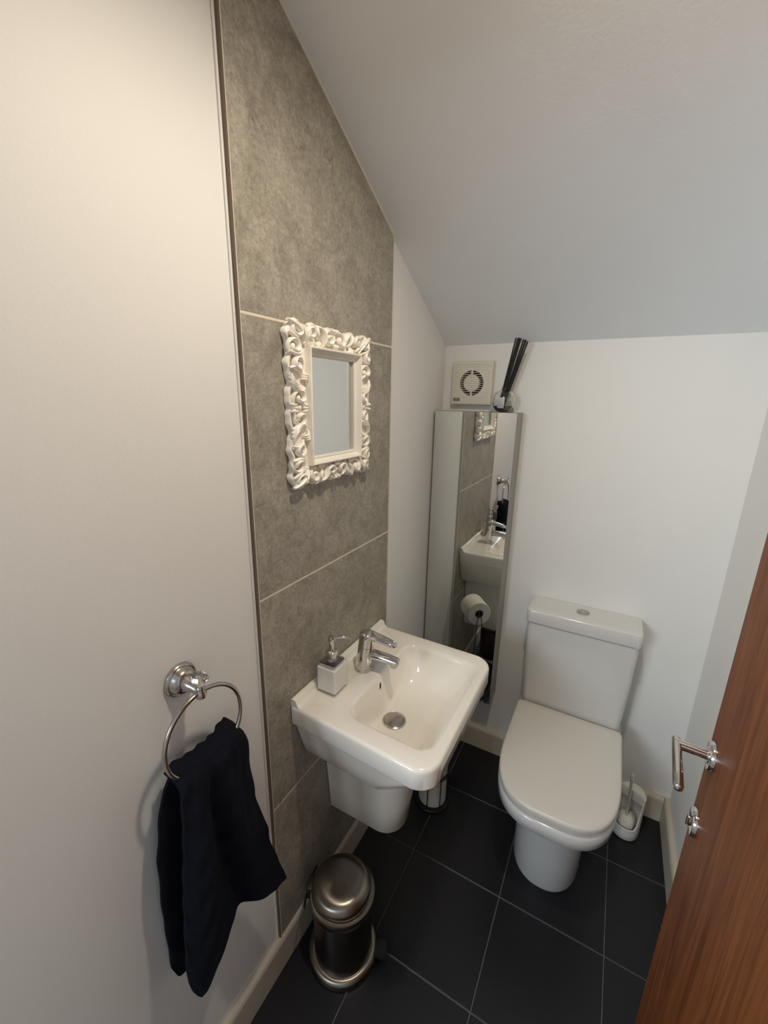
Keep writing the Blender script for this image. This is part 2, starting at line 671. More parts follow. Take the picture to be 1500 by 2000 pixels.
def dshape(hw, yb, yf, z, ystr, p=2.6, cx=TXC, n=28, rb=.02):
    """D outline: straight back at yb with small corner radius, straight sides to ystr, rounded front to yf"""
    half = []
    half.append((0, yb))
    half.append((hw * .5, yb))
    for i in range(5):
        a = pi / 2 * i / 4
        half.append((hw - rb + rb * sin(a), yb - rb + rb * cos(a)))
    m = 5
    for i in range(1, m + 1):
        half.append((hw, (yb - rb) + (ystr - yb + rb) * i / m))
    for i in range(1, n):
        a = pi / 2 * i / n
        yy = ystr + (yf - ystr) * (sin(a) ** (2 / p))
        xx = hw * (cos(a) ** (2 / p * .98))
        half.append((xx, yy))
    half.append((0, yf))
    pts = [Vector((cx + x, y, z)) for x, y in half]
    pts += [Vector((cx - x, y, z)) for x, y in reversed(half[1:-1])]
    return pts


# pan: foot, waist, flared rim
bm = BM()
add_loft(bm, [
    dshape(.110, -.021, -.502, .000, -.36, 2.2),
    dshape(.112, -.021, -.505, .012, -.36, 2.2),
    dshape(.113, -.021, -.507, .12, -.36, 2.2),
    dshape(.117, -.021, -.512, .24, -.36, 2.2),
    dshape(.124, -.021, -.522, .30, -.355, 2.2),
    dshape(.142, -.021, -.550, .332, -.35, 2.3),
    dshape(.166, -.021, -.592, .345, -.345, 2.4),
    dshape(.181, -.021, -.612, .349, -.34, 2.8),
    dshape(.188, -.021, -.621, .358, -.34, 2.85),
    dshape(.189, -.021, -.623, .396, -.34, 2.85),
    dshape(.185, -.021, -.617, .4025, -.34, 2.85)])
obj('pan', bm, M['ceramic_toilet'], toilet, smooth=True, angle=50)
# seat and lid
bm = BM()
add_loft(bm, [dshape(.176, -.150, -.612, .4030, -.34, 2.5), dshape(.178, -.148, -.615, .405, -.34, 2.5), dshape(.178, -.148, -.615, .411, -.34, 2.5), dshape(.176, -.150, -.612, .4125, -.34, 2.5)])
obj('seat', bm, M['seat'], toilet, smooth=True)
bm = BM()
add_loft(bm, [dshape(.180, -.140, -.609, .4125, -.34, 2.95), dshape(.187, -.138, -.618, .416, -.34, 2.95), dshape(.188, -.137, -.620, .432, -.34, 2.95), dshape(.186, -.138, -.618, .437, -.34, 2.95),
              dshape(.181, -.142, -.611, .4395, -.34, 2.95), dshape(.150, -.17, -.58, .4410, -.34, 2.5), dshape(.06, -.26, -.44, .4415, -.36, 2.3)])
obj('seat_lid', bm, M['seat'], toilet, smooth=True, angle=50)
# cistern
bm = BM()
add_loft(bm, [rrect(TXC - .176, TXC + .176, -.128, -.004, .4035, (.02, .02, .004, .02)) if False else
              [Vector((p.x, p.y, .4030)) for p in rrect(TXC - .176, TXC + .176, -.126, -.003, 0, (.022, .004, .004, .022))],
              [Vector((p.x, p.y, .46)) for p in rrect(TXC - .180, TXC + .180, -.130, -.003, 0, (.022, .004, .004, .022))],
              [Vector((p.x, p.y, .62)) for p in rrect(TXC - .187, TXC + .187, -.134, -.003, 0, (.022, .004, .004, .022))],
              [Vector((p.x, p.y, .787)) for p in rrect(TXC - .191, TXC + .191, -.136, -.003, 0, (.022, .004, .004, .022))]])
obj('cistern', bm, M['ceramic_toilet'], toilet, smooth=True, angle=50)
bm = BM()


def lidloop(e, z):
    return [Vector((p.x, p.y, z)) for p in rrect(TXC - .195 + e, TXC + .195 - e, -.142 + e, -.002 - min(e, .001), 0, (.018, .003, .003, .018))]


add_loft(bm, [lidloop(.006, .7885), lidloop(.001, .791), lidloop(0, .795), lidloop(0, .837), lidloop(.0015, .8405), lidloop(.005, .842), lidloop(.03, .8428)])
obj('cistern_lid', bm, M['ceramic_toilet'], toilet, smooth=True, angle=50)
bm = BM()
fb = Vector((TXC - .003, -.062, .8425))
add_lathe(bm, fb, (0, 0, 1), [(.024, 0), (.024, .0025), (.0215, .004), (.0205, .0025)], 32)
ring = obj('flush_button', bm, M['chrome'], toilet, smooth=True)
for s in (-1, 1):
    bm = BM()
    lp = [Vector((fb.x + s * .0012, fb.y - .0195, 0))]
    for i in range(17):
        a = -pi / 2 + pi * i / 16
        lp.append(Vector((fb.x + s * (.0012 + .0185 * cos(a)), fb.y + .0195 * sin(a), 0)))
    lp = lp[1:]
    add_loft(bm, [[Vector((p.x, p.y, fb.z + .002)) for p in lp], [Vector((p.x, p.y, fb.z + .0045)) for p in lp],
                  [fb + Vector((s * .0085, 0, .0056)) + (Vector((p.x, p.y, fb.z)) - fb - Vector((s * .0085, 0, 0))) * .8 for p in lp]])
    obj('button_half', bm, M['satin'], ring, smooth=True)
for s in (-1, 1):
    bm = BM()
    add_tube(bm, [(TXC + s * .075 - .018, -.147, .413), (TXC + s * .075 + .018, -.147, .413)], .0085, 14)
    obj('hinge', bm, M['chrome'], toilet, smooth=True)

# ------------------------------------------------------------------ wash basin
basin = thing('wash_basin', (.0, -.775, .34), 'white ceramic wash basin with semi pedestal fixed to the stone wall tiles', 'basin')
BY0, BY1, BX0, BX1, BZ = -1.004, -.531, .0095, .417, .845


def shear(lp):
    # the basin widens a little towards its front edge
    out = []
    for p in lp:
        t = p.x / .42
        k = -.024 if p.y < -.775 else -.008
        f = abs(p.y + .775) / .235
        out.append(Vector((p.x, p.y + k * t * min(f, 1), p.z)))
    return out


def bl(x0, x1, y0, y1, z, rf, rb=.006):
    return shear(rrect(x0, x1, y0, y1, z, (rf, rf, rb, rb), 10, 8))


bm = BM()
loops = [
    bl(BX0, .215, -.90, -.65, .652, .05),
    bl(BX0, .262, -.938, -.612, .653, .05),
    bl(BX0, .285, -.950, -.600, .657, .06),
    bl(BX0, .300, -.957, -.592, .668, .065),
    bl(BX0, .345, -.971, -.570, .715, .065),
    bl(BX0, .388, -.985, -.549, .762, .060),
    bl(BX0, .402, -.991, -.543, .783, .056),
    bl(BX0, .404, -.992, -.543, .7862, .055),
    bl(BX0, .413, -1.001, -.534, .7872, .055),
    bl(BX0, BX1, BY0, BY1, .793, .055),
    bl(BX0, BX1, BY0, BY1, .835, .055),
    bl(BX0, BX1 - .001, BY0 + .001, BY1 - .001, .840, .054),
    bl(BX0, BX1 - .004, BY0 + .004, BY1 - .004, .844, .052),
    bl(BX0, BX1 - .008, BY0 + .008, BY1 - .008, BZ, .050),
    bl(.1400, .392, -.958, -.577, BZ, .046, .046),
    bl(.1455, .389, -.953, -.581, BZ - .0012, .044, .044),
    bl(.1490, .385, -.949, -.585, BZ - .005, .042, .042),
    bl(.1515, .379, -.945, -.589, BZ - .013, .042, .042),
    bl(.1560, .364, -.938, -.597, .805, .044, .042),
    bl(.1600, .345, -.928, -.608, .775, .046, .044),
    bl(.1640, .322, -.912, -.625, .750, .050, .046),
    bl(.1690, .298, -.890, -.655, .736, .050, .048),
    bl(.1750, .268, -.862, -.700, .7295, .045, .045),
    bl(.1850, .240, -.835, -.750, .7275, .027, .027),
    bl(.195, .226, -.815, -.782, .7270, .015, .015)]
add_loft(bm, loops)
# upstand along the wall
prof = [(.0095, .843), (.0095, .861), (.013, .8645), (.021, .8645), (.0265, .8615), (.0295, .853), (.033, .847), (.040, .843)]
add_prism(bm, [Vector((x, BY0 + .0012, z)) for x, z in prof], (0, 1, 0), BY1 - BY0 - .0024)
obj('basin_bowl', bm, M['ceramic'], basin, smooth=True, angle=40)
# semi pedestal
bm = BM()


def pl(x1, y0, y1, z, r):
    return rrect(.0095, x1, y0, y1, z, (r, r, .004, .004), 12, 6)


add_loft(bm, [pl(.232, -.832, -.712, .3385, .058), pl(.240, -.838, -.706, .3405, .062), pl(.246, -.842, -.702, .347, .065), pl(.256, -.850, -.694, .44, .068), pl(.270, -.862, -.682, .56, .070), pl(.276, -.872, -.672, .660, .072)])
obj('pedestal', bm, M['ceramic'], basin, smooth=True, angle=50)
# waste plug
bm = BM()
wc = Vector((.2105, -.7985, .727))
add_lathe(bm, wc, (0, 0, 1), [(.0335, .0), (.0335, .003), (.031, .0045), (.0295, .0035), (.029, .0035), (.0285, .0065), (.020, .0085), (.004, .0095)], 40)
obj('waste_plug', bm, M['satin'], basin, smooth=True)
# overflow slot in the back wall of the bowl
bm = BM()
oc = Vector((.1548, -.787, .815))
add_lathe(bm, oc - Vector((.003, 0, 0)), (1, 0, .12), [(.0105, 0), (.0105, .0042), (.0085, .0050), (.0078, .0035)], 24)
for v in bm.verts:
    v.co.z = oc.z + (v.co.z - oc.z) * 1.35
    v.co.y = oc.y + (v.co.y - oc.y) * .62
of = obj('overflow', bm, M['ceramic'], basin, smooth=True)
bm = BM()
add_lathe(bm, oc, (1, 0, .12), [(.0078, 0), (.0078, .0012)], 24)
for v in bm.verts:
    v.co.z = oc.z + (v.co.z - oc.z) * 1.35
    v.co.y = oc.y + (v.co.y - oc.y) * .62
obj('overflow_hole', bm, M['dark'], of)

# mixer tap
tb = Vector((.092, -.775, BZ + .0004))
tap = thing('mixer_tap', tb, 'chrome single-lever mixer tap on the ledge of the white basin', 'tap')
ax = Vector((.10, 0.03, 1)).normalized()
bm = BM()
add_lathe(bm, tb, (0, 0, 1), [(.0275, 0), (.0275, .003), (.0262, .005), (.0262, .007)], 32)
add_lathe(bm, tb + Vector((0, 0, .005)), ax, [(.0255, 0), (.0245, .03), (.0235, .060), (.0232, .073), (.0222, .0735), (.0222, .0752)], 32)
obj('body', bm, M['chrome'], tap, smooth=True)
bm = BM()
s0 = tb + Vector((.012, .002, .052))
path, rad_ = [], []
for i in range(9):
    t = i / 8
    path.append(s0 + Vector((.096 * t, .008 * t, .003 * sin(pi * t) - .004 * t)))
    rad_.append(.0185 - .0035 * t)
e = path[-1]
dv = (path[-1] - path[-2]).normalized()
add_tube(bm, path + [e + dv * .003, e + dv * .0045], rad_ + [.0115, .006], 20, flat=((0, 0, 1), .86))
add_lathe(bm, e + Vector((-.013, -.001, -.004)), (.06, 0, -1), [(.0105, 0), (.0105, .012), (.0092, .0135), (.008, .010)], 20)
obj('spout', bm, M['chrome'], tap, smooth=True)
bm = BM()
h0 = tb + Vector((0, 0, .005)) + ax * .0755
add_lathe(bm, h0, ax, [(.0232, 0), (.0232, .016), (.0240, .026), (.0225, .036), (.017, .0415), (.008, .0440)], 32)
lp = h0 + ax * .033
pts, rr = [], []
for i in range(8):
    t = i / 7
    pts.append(lp + Vector((-.006 + .092 * t, .004 * t + .002, .002 * sin(pi * t) - .012 * t)))
    rr.append((.0215 - .0065 * t) if i < 7 else .0110)
dv = (pts[-1] - pts[-2]).normalized()
pts += [pts[-1] + dv * .004, pts[-1] + dv * .0065]
rr[7:] = [.0130, .0090, .0035]
add_tube(bm, pts, rr, 18, flat=((0, 0, 1), .50))
obj('lever', bm, M['chrome'], tap, smooth=True)

# soap dispenser
sc_ = Vector((.064, -.894, BZ))
soap = thing('soap_dispenser', sc_, 'square clear glass soap dispenser with chrome pump on the basin ledge', 'dispenser')


def sq(h, z, r=.006, c=sc_):
    return [Vector((p.x, p.y, z)) for p in rrect(c.x - h, c.x + h, c.y - h, c.y + h, 0, (r, r, r, r), 4, 2)]


z0 = BZ + .0005
bm = BM()
add_loft(bm, [sq(.031, z0), sq(.033, z0 + .002), sq(.033, z0 + .078), sq(.031, z0 + .083), sq(.022, z0 + .086, .008), sq(.015, z0 + .0865, .008)])
obj('glass_bottle', bm, M['thin_glass'], soap, smooth=True)
bm = BM()
add_loft(bm, [sq(.0275, z0 + .006, .004), sq(.0290, z0 + .0075, .004), sq(.0290, z0 + .075, .004), sq(.0275, z0 + .0765, .004)])
obj('liquid', bm, M['liquid'], soap, smooth=True)
bm = BM()
add_loft(bm, [sq(.024, z0 + .0875, .006), sq(.026, z0 + .088, .006), sq(.026, z0 + .0895, .006), sq(.024, z0 + .090, .006)])
obj('neck_plate', bm, M['tint'], soap, smooth=True)
bm = BM()
pc = sc_ + Vector((0, 0, .0895))
add_lathe(bm, pc, (0, 0, 1), [(.0135, 0), (.0145, .001), (.0145, .019), (.0165, .021), (.0165, .025), (.014, .028), (.008, .030), (.0072, .034), (.0072, .056), (.0085, .058), (.0090, .066), (.0075, .0705), (.003, .072)], 28)
obj('pump', bm, M['chrome'], soap, smooth=True)
bm = BM()
nd = Vector((.80, .60, 0))
n0 = pc + Vector((0, 0, .0635))
add_tube(bm, [n0 + nd * .006, n0 + nd * .022 + Vector((0, 0, .003)), n0 + nd * .040 + Vector((0, 0, .0028)), n0 + nd * .050 + Vector((0, 0, -.001))], [.0042, .0036, .0030, .0026], 12)
obj('nozzle', bm, M['chrome'], soap, smooth=True)

# ------------------------------------------------------------------ ornate mirror
mc = Vector((.0095, -.811, 1.595))
om = thing('wall_mirror', mc, 'small mirror in a carved white baroque frame on the stone tiles', 'mirror')
OW, OH = .168, .183                # outer half sizes
IW, IH = .107, .132                # outside of the inner moulding
GW, GH = .0915, .1165              # glass


def mp(u, v, h):                   # frame-local: u to the right as seen, v up, h out of the wall
    return Vector((mc.x + h, mc.y + u, mc.z + v))


def ring_loft(bm, prof):
    """prof: (offset outward from the glass edge, height)"""
    loops = []
    for o_, h in prof:
        a, b = GW + o_, GH + o_
        loops.append([mp(-a, -b, h), mp(a, -b, h), mp(a, b, h), mp(-a, b, h)])
    rings = [[bm.verts.new(p) for p in lp] for lp in loops]
    for A, B in zip(rings, rings[1:] + rings[:1]):
        for i in range(4):
            j = (i + 1) % 4
            bm.faces.new((A[i], A[j], B[j], B[i]))


bm = BM()
ring_loft(bm, [(-.003, .004), (-.003, .0155), (-.001, .0175), (.0015, .0175), (.003, .0155), (.006, .019), (.0095, .0265), (.0115, .0300), (.0140, .0310), (.0158, .0295), (.0165, .026), (.0165, .004)])
obj('inner_moulding', bm, M['frame'], om, smooth=True, angle=30)
bm = BM()
add_box(bm, mc.x + .004, mc.x + .0075, mc.y - GW - .001, mc.y + GW + .001, mc.z - GH - .001, mc.z + GH + .001)
obj('mirror_glass', bm, M['mirror'], om)

# carved band: wavy backing plate with scrolls, ribbed leaves and beads
bm = BM()


def outline(t, e=0):
    """closed wavy outline, t in 0..1 walked by perimeter"""
    per = 4 * (OW + OH)
    s = t * per
    segs = [(-OW, -OH, 1, 0, 2 * OW), (OW, -OH, 0, 1, 2 * OH), (OW, OH, -1, 0, 2 * OW), (-OW, OH, 0, -1, 2 * OH)]
    for (x, y, dx, dy, L) in segs:
        if s <= L + 1e-9:
            q = s / L
            c = min(q, 1 - q) * L
            lobe = .0085 * (.5 + .5 * cos(2 * pi * (c - .028) / .066)) + .004 * (.5 + .5 * cos(2 * pi * c / .029))
            if c < .020:
                lobe = lobe * (c / .020) - .012 * (1 - c / .020) ** 1.0
            nx, ny = dy, -dx
            k = lobe - .010 - e
            return (x + dx * q * L + nx * k - 0 * nx, y + dy * q * L + ny * k)
        s -= L
    return (-OW, -OH)


N = 220
outer = [outline(i / N) for i in range(N)]


def pull(p, f):
    return (p[0] * f, p[1] * f)


loops = [[mp(*pull(p, 1.0), .001) for p in outer], [mp(*pull(p, 1.0), .012) for p in outer], [mp(*pull(p, .988), .0155) for p in outer],
         [mp(*pull(p, .965), .0150) for p in outer], [mp(*pull(p, .93), .0095) for p in outer], [mp(*pull(p, .80), .0085) for p in outer]]
rings = [[bm.verts.new(p) for p in lp] for lp in loops]
# inner edge goes under the moulding
inner = []
for p in outer:
    f = 1 / max(abs(p[0]) / IW, abs(p[1]) / IH)
    inner.append((p[0] * f * .985, p[1] * f * .985))
rings[-1] = [bm.verts.new(mp(*p, .013)) for p in inner]
for v in list(bm.verts):
    if not v.link_faces and all(v not in r for r in rings):
        bm.verts.remove(v)
rings.append([bm.verts.new(mp(*p, .001)) for p in inner])
rings = rings + [rings[0]]
for A, B in zip(rings[:-1], rings[1:]):
    for i in range(N):
        j = (i + 1) % N
        bm.faces.new((A[i], A[j], B[j], B[i]))


def scroll(cu, cv, r0, a0, turns, sgn, tr, h0=.0125, hk=1.9, r_end=.16):
    pts, rr = [], []
    n = int(18 * turns) + 3
    for i in range(n):
        t = i / (n - 1)
        r = r0 * (1 - t * (1 - r_end))
        a = a0 + sgn * turns * 2 * pi * t
        pts.append(mp(cu + r * cos(a), cv + r * sin(a), h0 + .007 * sin(pi * min(1, t * 1.05)) + .002 * t))
        rr.append(tr * (.5 + .62 * sin(pi * (.10 + .72 * t))))
    add_tube(bm, pts, rr, 8, flat=((1, 0, 0), hk))


def bead(cu, cv, r, h):
    bmesh.ops.create_uvsphere(bm, u_segments=10, v_segments=7, radius=r, matrix=Matrix.Translation(mp(cu, cv, h)))


def rib(p0, p1, bend, r, h=.0115, rise=.010):
    a, b = Vector(p0), Vector(p1)
    d_ = b - a
    nrm = Vector((-d_.y, d_.x))
    pts, rr = [], []
    for i in range(10):
        t = i / 9
        q = a + d_ * t + nrm * bend * sin(pi * t)
        pts.append(mp(q.x, q.y, h + rise * sin(pi * (.12 + .72 * t))))
        rr.append(r * (.30 + .8 * sin(pi * (.06 + .80 * t)) ** .8))
    add_tube(bm, pts, rr, 8, flat=((1, 0, 0), 1.7))


def side(P):
    """P maps (s along the side from its centre, q outward from the moulding edge 0..1) to u, v"""
    L = P.L
    for m in (-1, 1):
        f = lambda s, q: P(m * s, q)
        ang = P.ang + (0 if m > 0 else pi)
        sg = P.hand * m
        # centre: a pair of C-scrolls either side of a flower
        c = f(.0225, .50)
        scroll(c[0], c[1], .0190, ang + pi - sg * .9, 1.30, -sg, .0040)
        # fan of ribs, the acanthus leaf between centre and corner
        for k in range(4):
            rib(f(.044 + .002 * k, .10 + .10 * k), f(.047 + .0085 * k, 1.00 - .05 * abs(k - 1.5)), (.20 + .04 * k) * sg, .0034)
        for k in range(3):
            rib(f(.049 + .006 * k, .02), f(.062 + .005 * k, .34 - .05 * k), -.25 * sg, .0026)
        # big C-scroll leading into the corner
        c = f(L - (.076 if P.horiz else .092), .56)
        scroll(c[0], c[1], .0195, ang - sg * 2.2, 1.30, sg, .0044)
        rib(f(L - .112, .30), f(L - .100, 1.0), -.20 * sg, .0036)
        rib(f(L - .058, .25), f(L - .066, .98), .20 * sg, .0036)
    bead(*P(0, .50), .0060, .016)
    for k in range(6):
        a = 2 * pi * k / 6
        b_ = P(0, .50)
        bead(b_[0] + .0085 * cos(a), b_[1] + .0085 * sin(a), .0038, .0135)
    for k in (-1, 0, 1):
        rib(P(k * .004, .05), P(k * .008, .30), 0.0, .0028)
    for k in (-1, 1):
        rib(P(k * .003, .78), P(k * .009, 1.02), 0.0, .0030)


class Side:
    def __init__(s_, horiz, sign):
        s_.horiz, s_.sign = horiz, sign
        s_.L = OW if horiz else OH
        s_.ang = 0 if horiz else pi / 2
        s_.hand = sign if horiz else -sign

    def __call__(s_, s, q):
        if s_.horiz:
            return (s, s_.sign * (IH + q * (OH - IH - .004)))
        return (s_.sign * (IW + q * (OW - IW - .004)), s)


for hz in (True, False):
    for sg in (-1, 1):
        side(Side(hz, sg))
# corner lobes
for su in (-1, 1):
    for sv in (-1, 1):
        g_ = su * sv
        scroll(su * (OW - .031), sv * (OH - .021), .0185, (pi / 2 if sv > 0 else -pi / 2) + g_ * .3, 1.3, -g_, .0044)
        scroll(su * (OW - .020), sv * (OH - .056), .0185, (0 if su > 0 else pi) - g_ * .4, 1.3, g_, .0044)
        rib((su * (IW + .006), sv * (IH + .006)), (su * (OW - .004), sv * (OH - .004)), .10 * g_, .0046)
        rib((su * (IW + .012), sv * (IH + .002)), (su * (OW - .006), sv * (OH - .026)), -.06 * g_, .0034)
        rib((su * (IW + .002), sv * (IH + .012)), (su * (OW - .026), sv * (OH - .004)), .06 * g_, .0034)
        bead(su * (IW + .006), sv * (IH + .006), .005, .016)
obj('carved_frame', bm, M['frame'], om, smooth=True, angle=60)

# ------------------------------------------------------------------ towel ring and towel
rc = Vector((0, -1.286, 1.104))
tr_ = thing('towel_ring', rc, 'nickel towel ring with a round wall rose and crystal finial', 'towel ring')
bm = BM()
add_lathe(bm, rc, (1, 0, 0), [(.0325, 0), (.0325, .004), (.031, .007), (.0285, .0085), (.027, .008), (.0255, .010), (.024, .016), (.020, .021), (.0165, .0225), (.0150, .022)], 40)
obj('wall_rose', bm, M['satin'], tr_, smooth=True)
bm = BM()
add_lathe(bm, rc + Vector((.020, 0, 0)), (1, 0, -.12), [(.0150, 0), (.0145, .006), (.012, .016), (.0095, .022), (.0085, .030), (.006, .034)], 28)
jp = rc + Vector((.055, .002, -.008))
add_lathe(bm, jp - Vector((0, 0, .012)), (0, 0, 1), [(.006, 0), (.0095, .002), (.0105, .008), (.0085, .014), (.0065, .017), (.0065, .020), (.0085, .022), (.007, .025)], 24)
obj('post', bm, M['satin'], tr_, smooth=True)
bm = BM()
add_lathe(bm, jp + Vector((0, 0, .0125)), (0.05, .0, 1), [(.0045, 0), (.0075, .003), (.0150, .013), (.0165, .018), (.0130, .024), (.006, .0265)], 8)
obj('crystal_finial', bm, M['crystal'], tr_)
bm = BM()
RR, rcy, rcz = .083, -1.284, 1.0135
ringx = lambda z: .055 + .006 * (1 - (z - rcz) / RR) * .5
pts = []
for i in range(64):
    a = 2 * pi * i / 64
    z = rcz + RR * sin(a)
    pts.append((ringx(z), rcy + RR * cos(a), z))
add_tube(bm, pts, .0042, 12, closed=True)
obj('ring', bm, M['satin'], tr_, smooth=True)

# navy towel pulled through the ring: front fall, back fall, bunched roll over the ring
towel_bm = BM()


def interp(tab, t):
    for (t0, a), (t1, b) in zip(tab[:-1], tab[1:]):
        if t <= t1:
            f = (t - t0) / (t1 - t0)
            f = f * f * (3 - 2 * f) if len(tab) > 3 and False else f
            return tuple(x + (y - x) * f for x, y in zip(a, b))
    return tab[-1][1]


def sheet(top, bot, leftb, rightb, xf, nu=46, nv=60, th=.007):
    """top/bot: tables s->(y,z); leftb/rightb: tables t->(y,) side profile; xf(s,t)->x"""
    P = [[None] * (nu + 1) for _ in range(nv + 1)]
    c00, c10, c01, c11 = interp(top, 0), interp(top, 1), interp(bot, 0), interp(bot, 1)
    for j in range(nv + 1):
        t = j / nv
        L_, R_ = interp(leftb, t), interp(rightb, t)
        for i in range(nu + 1):
            s = i / nu
            T_, B_ = interp(top, s), interp(bot, s)
            q = [(1 - t) * T_[k] + t * B_[k] + (1 - s) * L_[k] + s * R_[k]
                 - ((1 - s) * (1 - t) * c00[k] + s * (1 - t) * c10[k] + (1 - s) * t * c01[k] + s * t * c11[k]) for k in (0, 1)]
            P[j][i] = Vector((xf(s, t), q[0], q[1]))
    A = [[towel_bm.verts.new(p) for p in row] for row in P]
    B = [[towel_bm.verts.new(p - Vector((th, 0, 0))) for p in row] for row in P]
    for j in range(nv):
        for i in range(nu):
            towel_bm.faces.new((A[j][i], A[j][i + 1], A[j + 1][i + 1], A[j + 1][i]))
            towel_bm.faces.new((B[j][i], B[j + 1][i], B[j + 1][i + 1], B[j][i + 1]))
    for j in range(nv):
        towel_bm.faces.new((A[j][0], A[j + 1][0], B[j + 1][0], B[j][0]))
        towel_bm.faces.new((A[j][nu], B[j][nu], B[j + 1][nu], A[j + 1][nu]))
    for i in range(nu):
        towel_bm.faces.new((A[0][i], B[0][i], B[0][i + 1], A[0][i + 1]))
        towel_bm.faces.new((A[nv][i], A[nv][i + 1], B[nv][i + 1], B[nv][i]))


def gauss(x, c, w_):
    return math.exp(-((x - c) / w_) ** 2)


def xfront(s, t):
    x = .076 + .020 * sin(pi * min(t * 2.2, 1) * .5)
    x -= .042 * (1 - math.sqrt(max(0, 1 - (1 - min(1, t / .06)) ** 2)))          # roll back over the ring at the top
    valley = .36 + .20 * t
    amp = min(1, t * 3) * (1 - .35 * t)
    x -= .026 * gauss(s, valley, .085) * amp
    x += .014 * gauss(s, .17 + .10 * t, .11) * amp
    x += .016 * gauss(s, .62 + .12 * t, .14) * amp
    x += .010 * gauss(t, .66 - .35 * (s - .6), .06) * max(0, (s - .45)) * 2
    x -= .018 * max(0, (s - .86)) * 4 * t
    x -= .012 * max(0, .10 - s) * 10 * min(1, t * 2)
    x += .0022 * sin(s * 41 + t * 9) * (1 - t) ** 2 + .0015 * sin(t * 37 + s * 11)
    return x


sheet(top=[(0, (-1.356, .962)), (.08, (-1.342, .974)), (.30, (-1.302, .964)), (.50, (-1.268, .962)), (.66, (-1.248, .968)), (.78, (-1.234, .980)), (.90, (-1.216, .977)), (1, (-1.202, .958))],
      bot=[(0, (-1.396, .560)), (.03, (-1.396, .505)), (.08, (-1.386, .474)), (.14, (-1.370, .478)), (.22, (-1.348, .516)), (.30, (-1.326, .540)), (.42, (-1.300, .553)), (.58, (-1.262, .553)), (.78, (-1.205, .518)), (1, (-1.128, .452))],
      leftb=[(0, (-1.356, .962)), (.20, (-1.366, .890)), (.45, (-1.376, .790)), (.75, (-1.388, .670)), (1, (-1.396, .560))],
      rightb=[(0, (-1.202, .958)), (.12, (-1.210, .895)), (.32, (-1.209, .798)), (.48, (-1.195, .722)), (.64, (-1.179, .644)), (.82, (-1.154, .549)), (1, (-1.128, .452))],
      xf=xfront)


def xback(s, t):
    x = .041 - .013 * t
    x += .008 * sin(s * 9 + 1.0) * min(1, t * 2) + .0015 * sin(t * 31 + s * 8)
    return max(x, .016)


sheet(top=[(0, (-1.352, .958)), (.30, (-1.302, .960)), (.66, (-1.248, .964)), (1, (-1.204, .954))],
      bot=[(0, (-1.398, .520)), (.08, (-1.390, .486)), (.22, (-1.362, .468)), (.45, (-1.32, .50)), (1, (-1.22, .56))],
      leftb=[(0, (-1.352, .958)), (.05, (-1.366, .940)), (.17, (-1.382, .883)), (.36, (-1.395, .802)), (.6, (-1.400, .690)), (1, (-1.398, .520))],
      rightb=[(0, (-1.204, .954)), (.4, (-1.210, .80)), (1, (-1.22, .56))],
      xf=xback, nu=30, nv=44, th=.006)
tw = obj('hand_towel', towel_bm, M['towel'], smooth=True, angle=70)
tag(tw, 'dark navy hand towel bunched through the nickel towel ring', 'towel')

# ------------------------------------------------------------------ pedal bin
bc = Vector((.143, -.968, 0))
bn = thing('pedal_bin', bc, 'small dark steel pedal bin with a domed lid on the black floor', 'bin')
bm = BM()
add_lathe(bm, bc, (0, 0, 1), [(.100, .0), (.104, .004), (.104, .014), (.101, .021), (.095, .026), (.089, .0275)], 56)
obj('base_ring', bm, M['bronze'], bn, smooth=True)
bm = BM()
add_lathe(bm, bc + Vector((0, 0, .026)), (0, 0, 1), [(.086, 0), (.086, .190), (.084, .194)], 56)
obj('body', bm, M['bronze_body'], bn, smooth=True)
bm = BM()
add_lathe(bm, bc + Vector((0, 0, .217)), (0, 0, 1), [(.084, 0), (.0925, .002), (.0945, .005), (.0945, .022), (.093, .026), (.085, .027)], 56)
obj('rim_band', bm, M['bronze'], bn, smooth=True)
bm = BM()
lc = bc + Vector((-.004, 0, .2445))
prof = [(.0800, 0), (.0845, .001), (.0860, .004), (.0860, .009)]
for i in range(1, 13):
    a = pi / 2 * i / 12
    prof.append((.0855 * cos(a) ** .48 + .0004, .010 + .030 * sin(a) ** 1.1))
add_lathe(bm, lc, (0, 0, 1), prof, 56)
obj('lid', bm, M['bronze'], bn, smooth=True, angle=50)
bd = Vector((.93, .36, 0)).normalized()
bp_ = bd.cross(Vector((0, 0, 1)))
bm = BM()
pts = [bc + bd * r + bp_ * s + Vector((0, 0, .016)) for r, s in ((.095, -.020), (.124, -.026), (.131, -.018), (.133, 0), (.131, .018), (.124, .026), (.095, .020))]
add_prism(bm, pts, (0, 0, 1), .008)
bmesh.ops.bevel(bm, geom=list(bm.edges), offset=.002, segments=2, affect='EDGES')
obj('pedal', bm, M['black'], bn, smooth=True)
bm = BM()
hb = bc - bd * .092 + Vector((0, 0, .225))
add_box(bm, -.012, .006, -.022, .022, -.012, .028, .004, 2)
for v in bm.verts:
    p = v.co.copy()
    v.co = hb + bd * p.x + bp_ * p.y + Vector((0, 0, p.z))
obj('hinge', bm, M['black'], bn, smooth=True)
bm = BM()
pts = []
for i in range(13):
    a = pi * i / 12
    q = -bd * cos(0) * (.094 + .012 * sin(a)) + bp_ * (.055 * cos(a))
    pts.append(bc + q + Vector((0, 0, .235 - .022 * sin(a))))
add_tube(bm, pts, .0032, 8)
obj('carry_handle', bm, M['black'], bn, smooth=True)

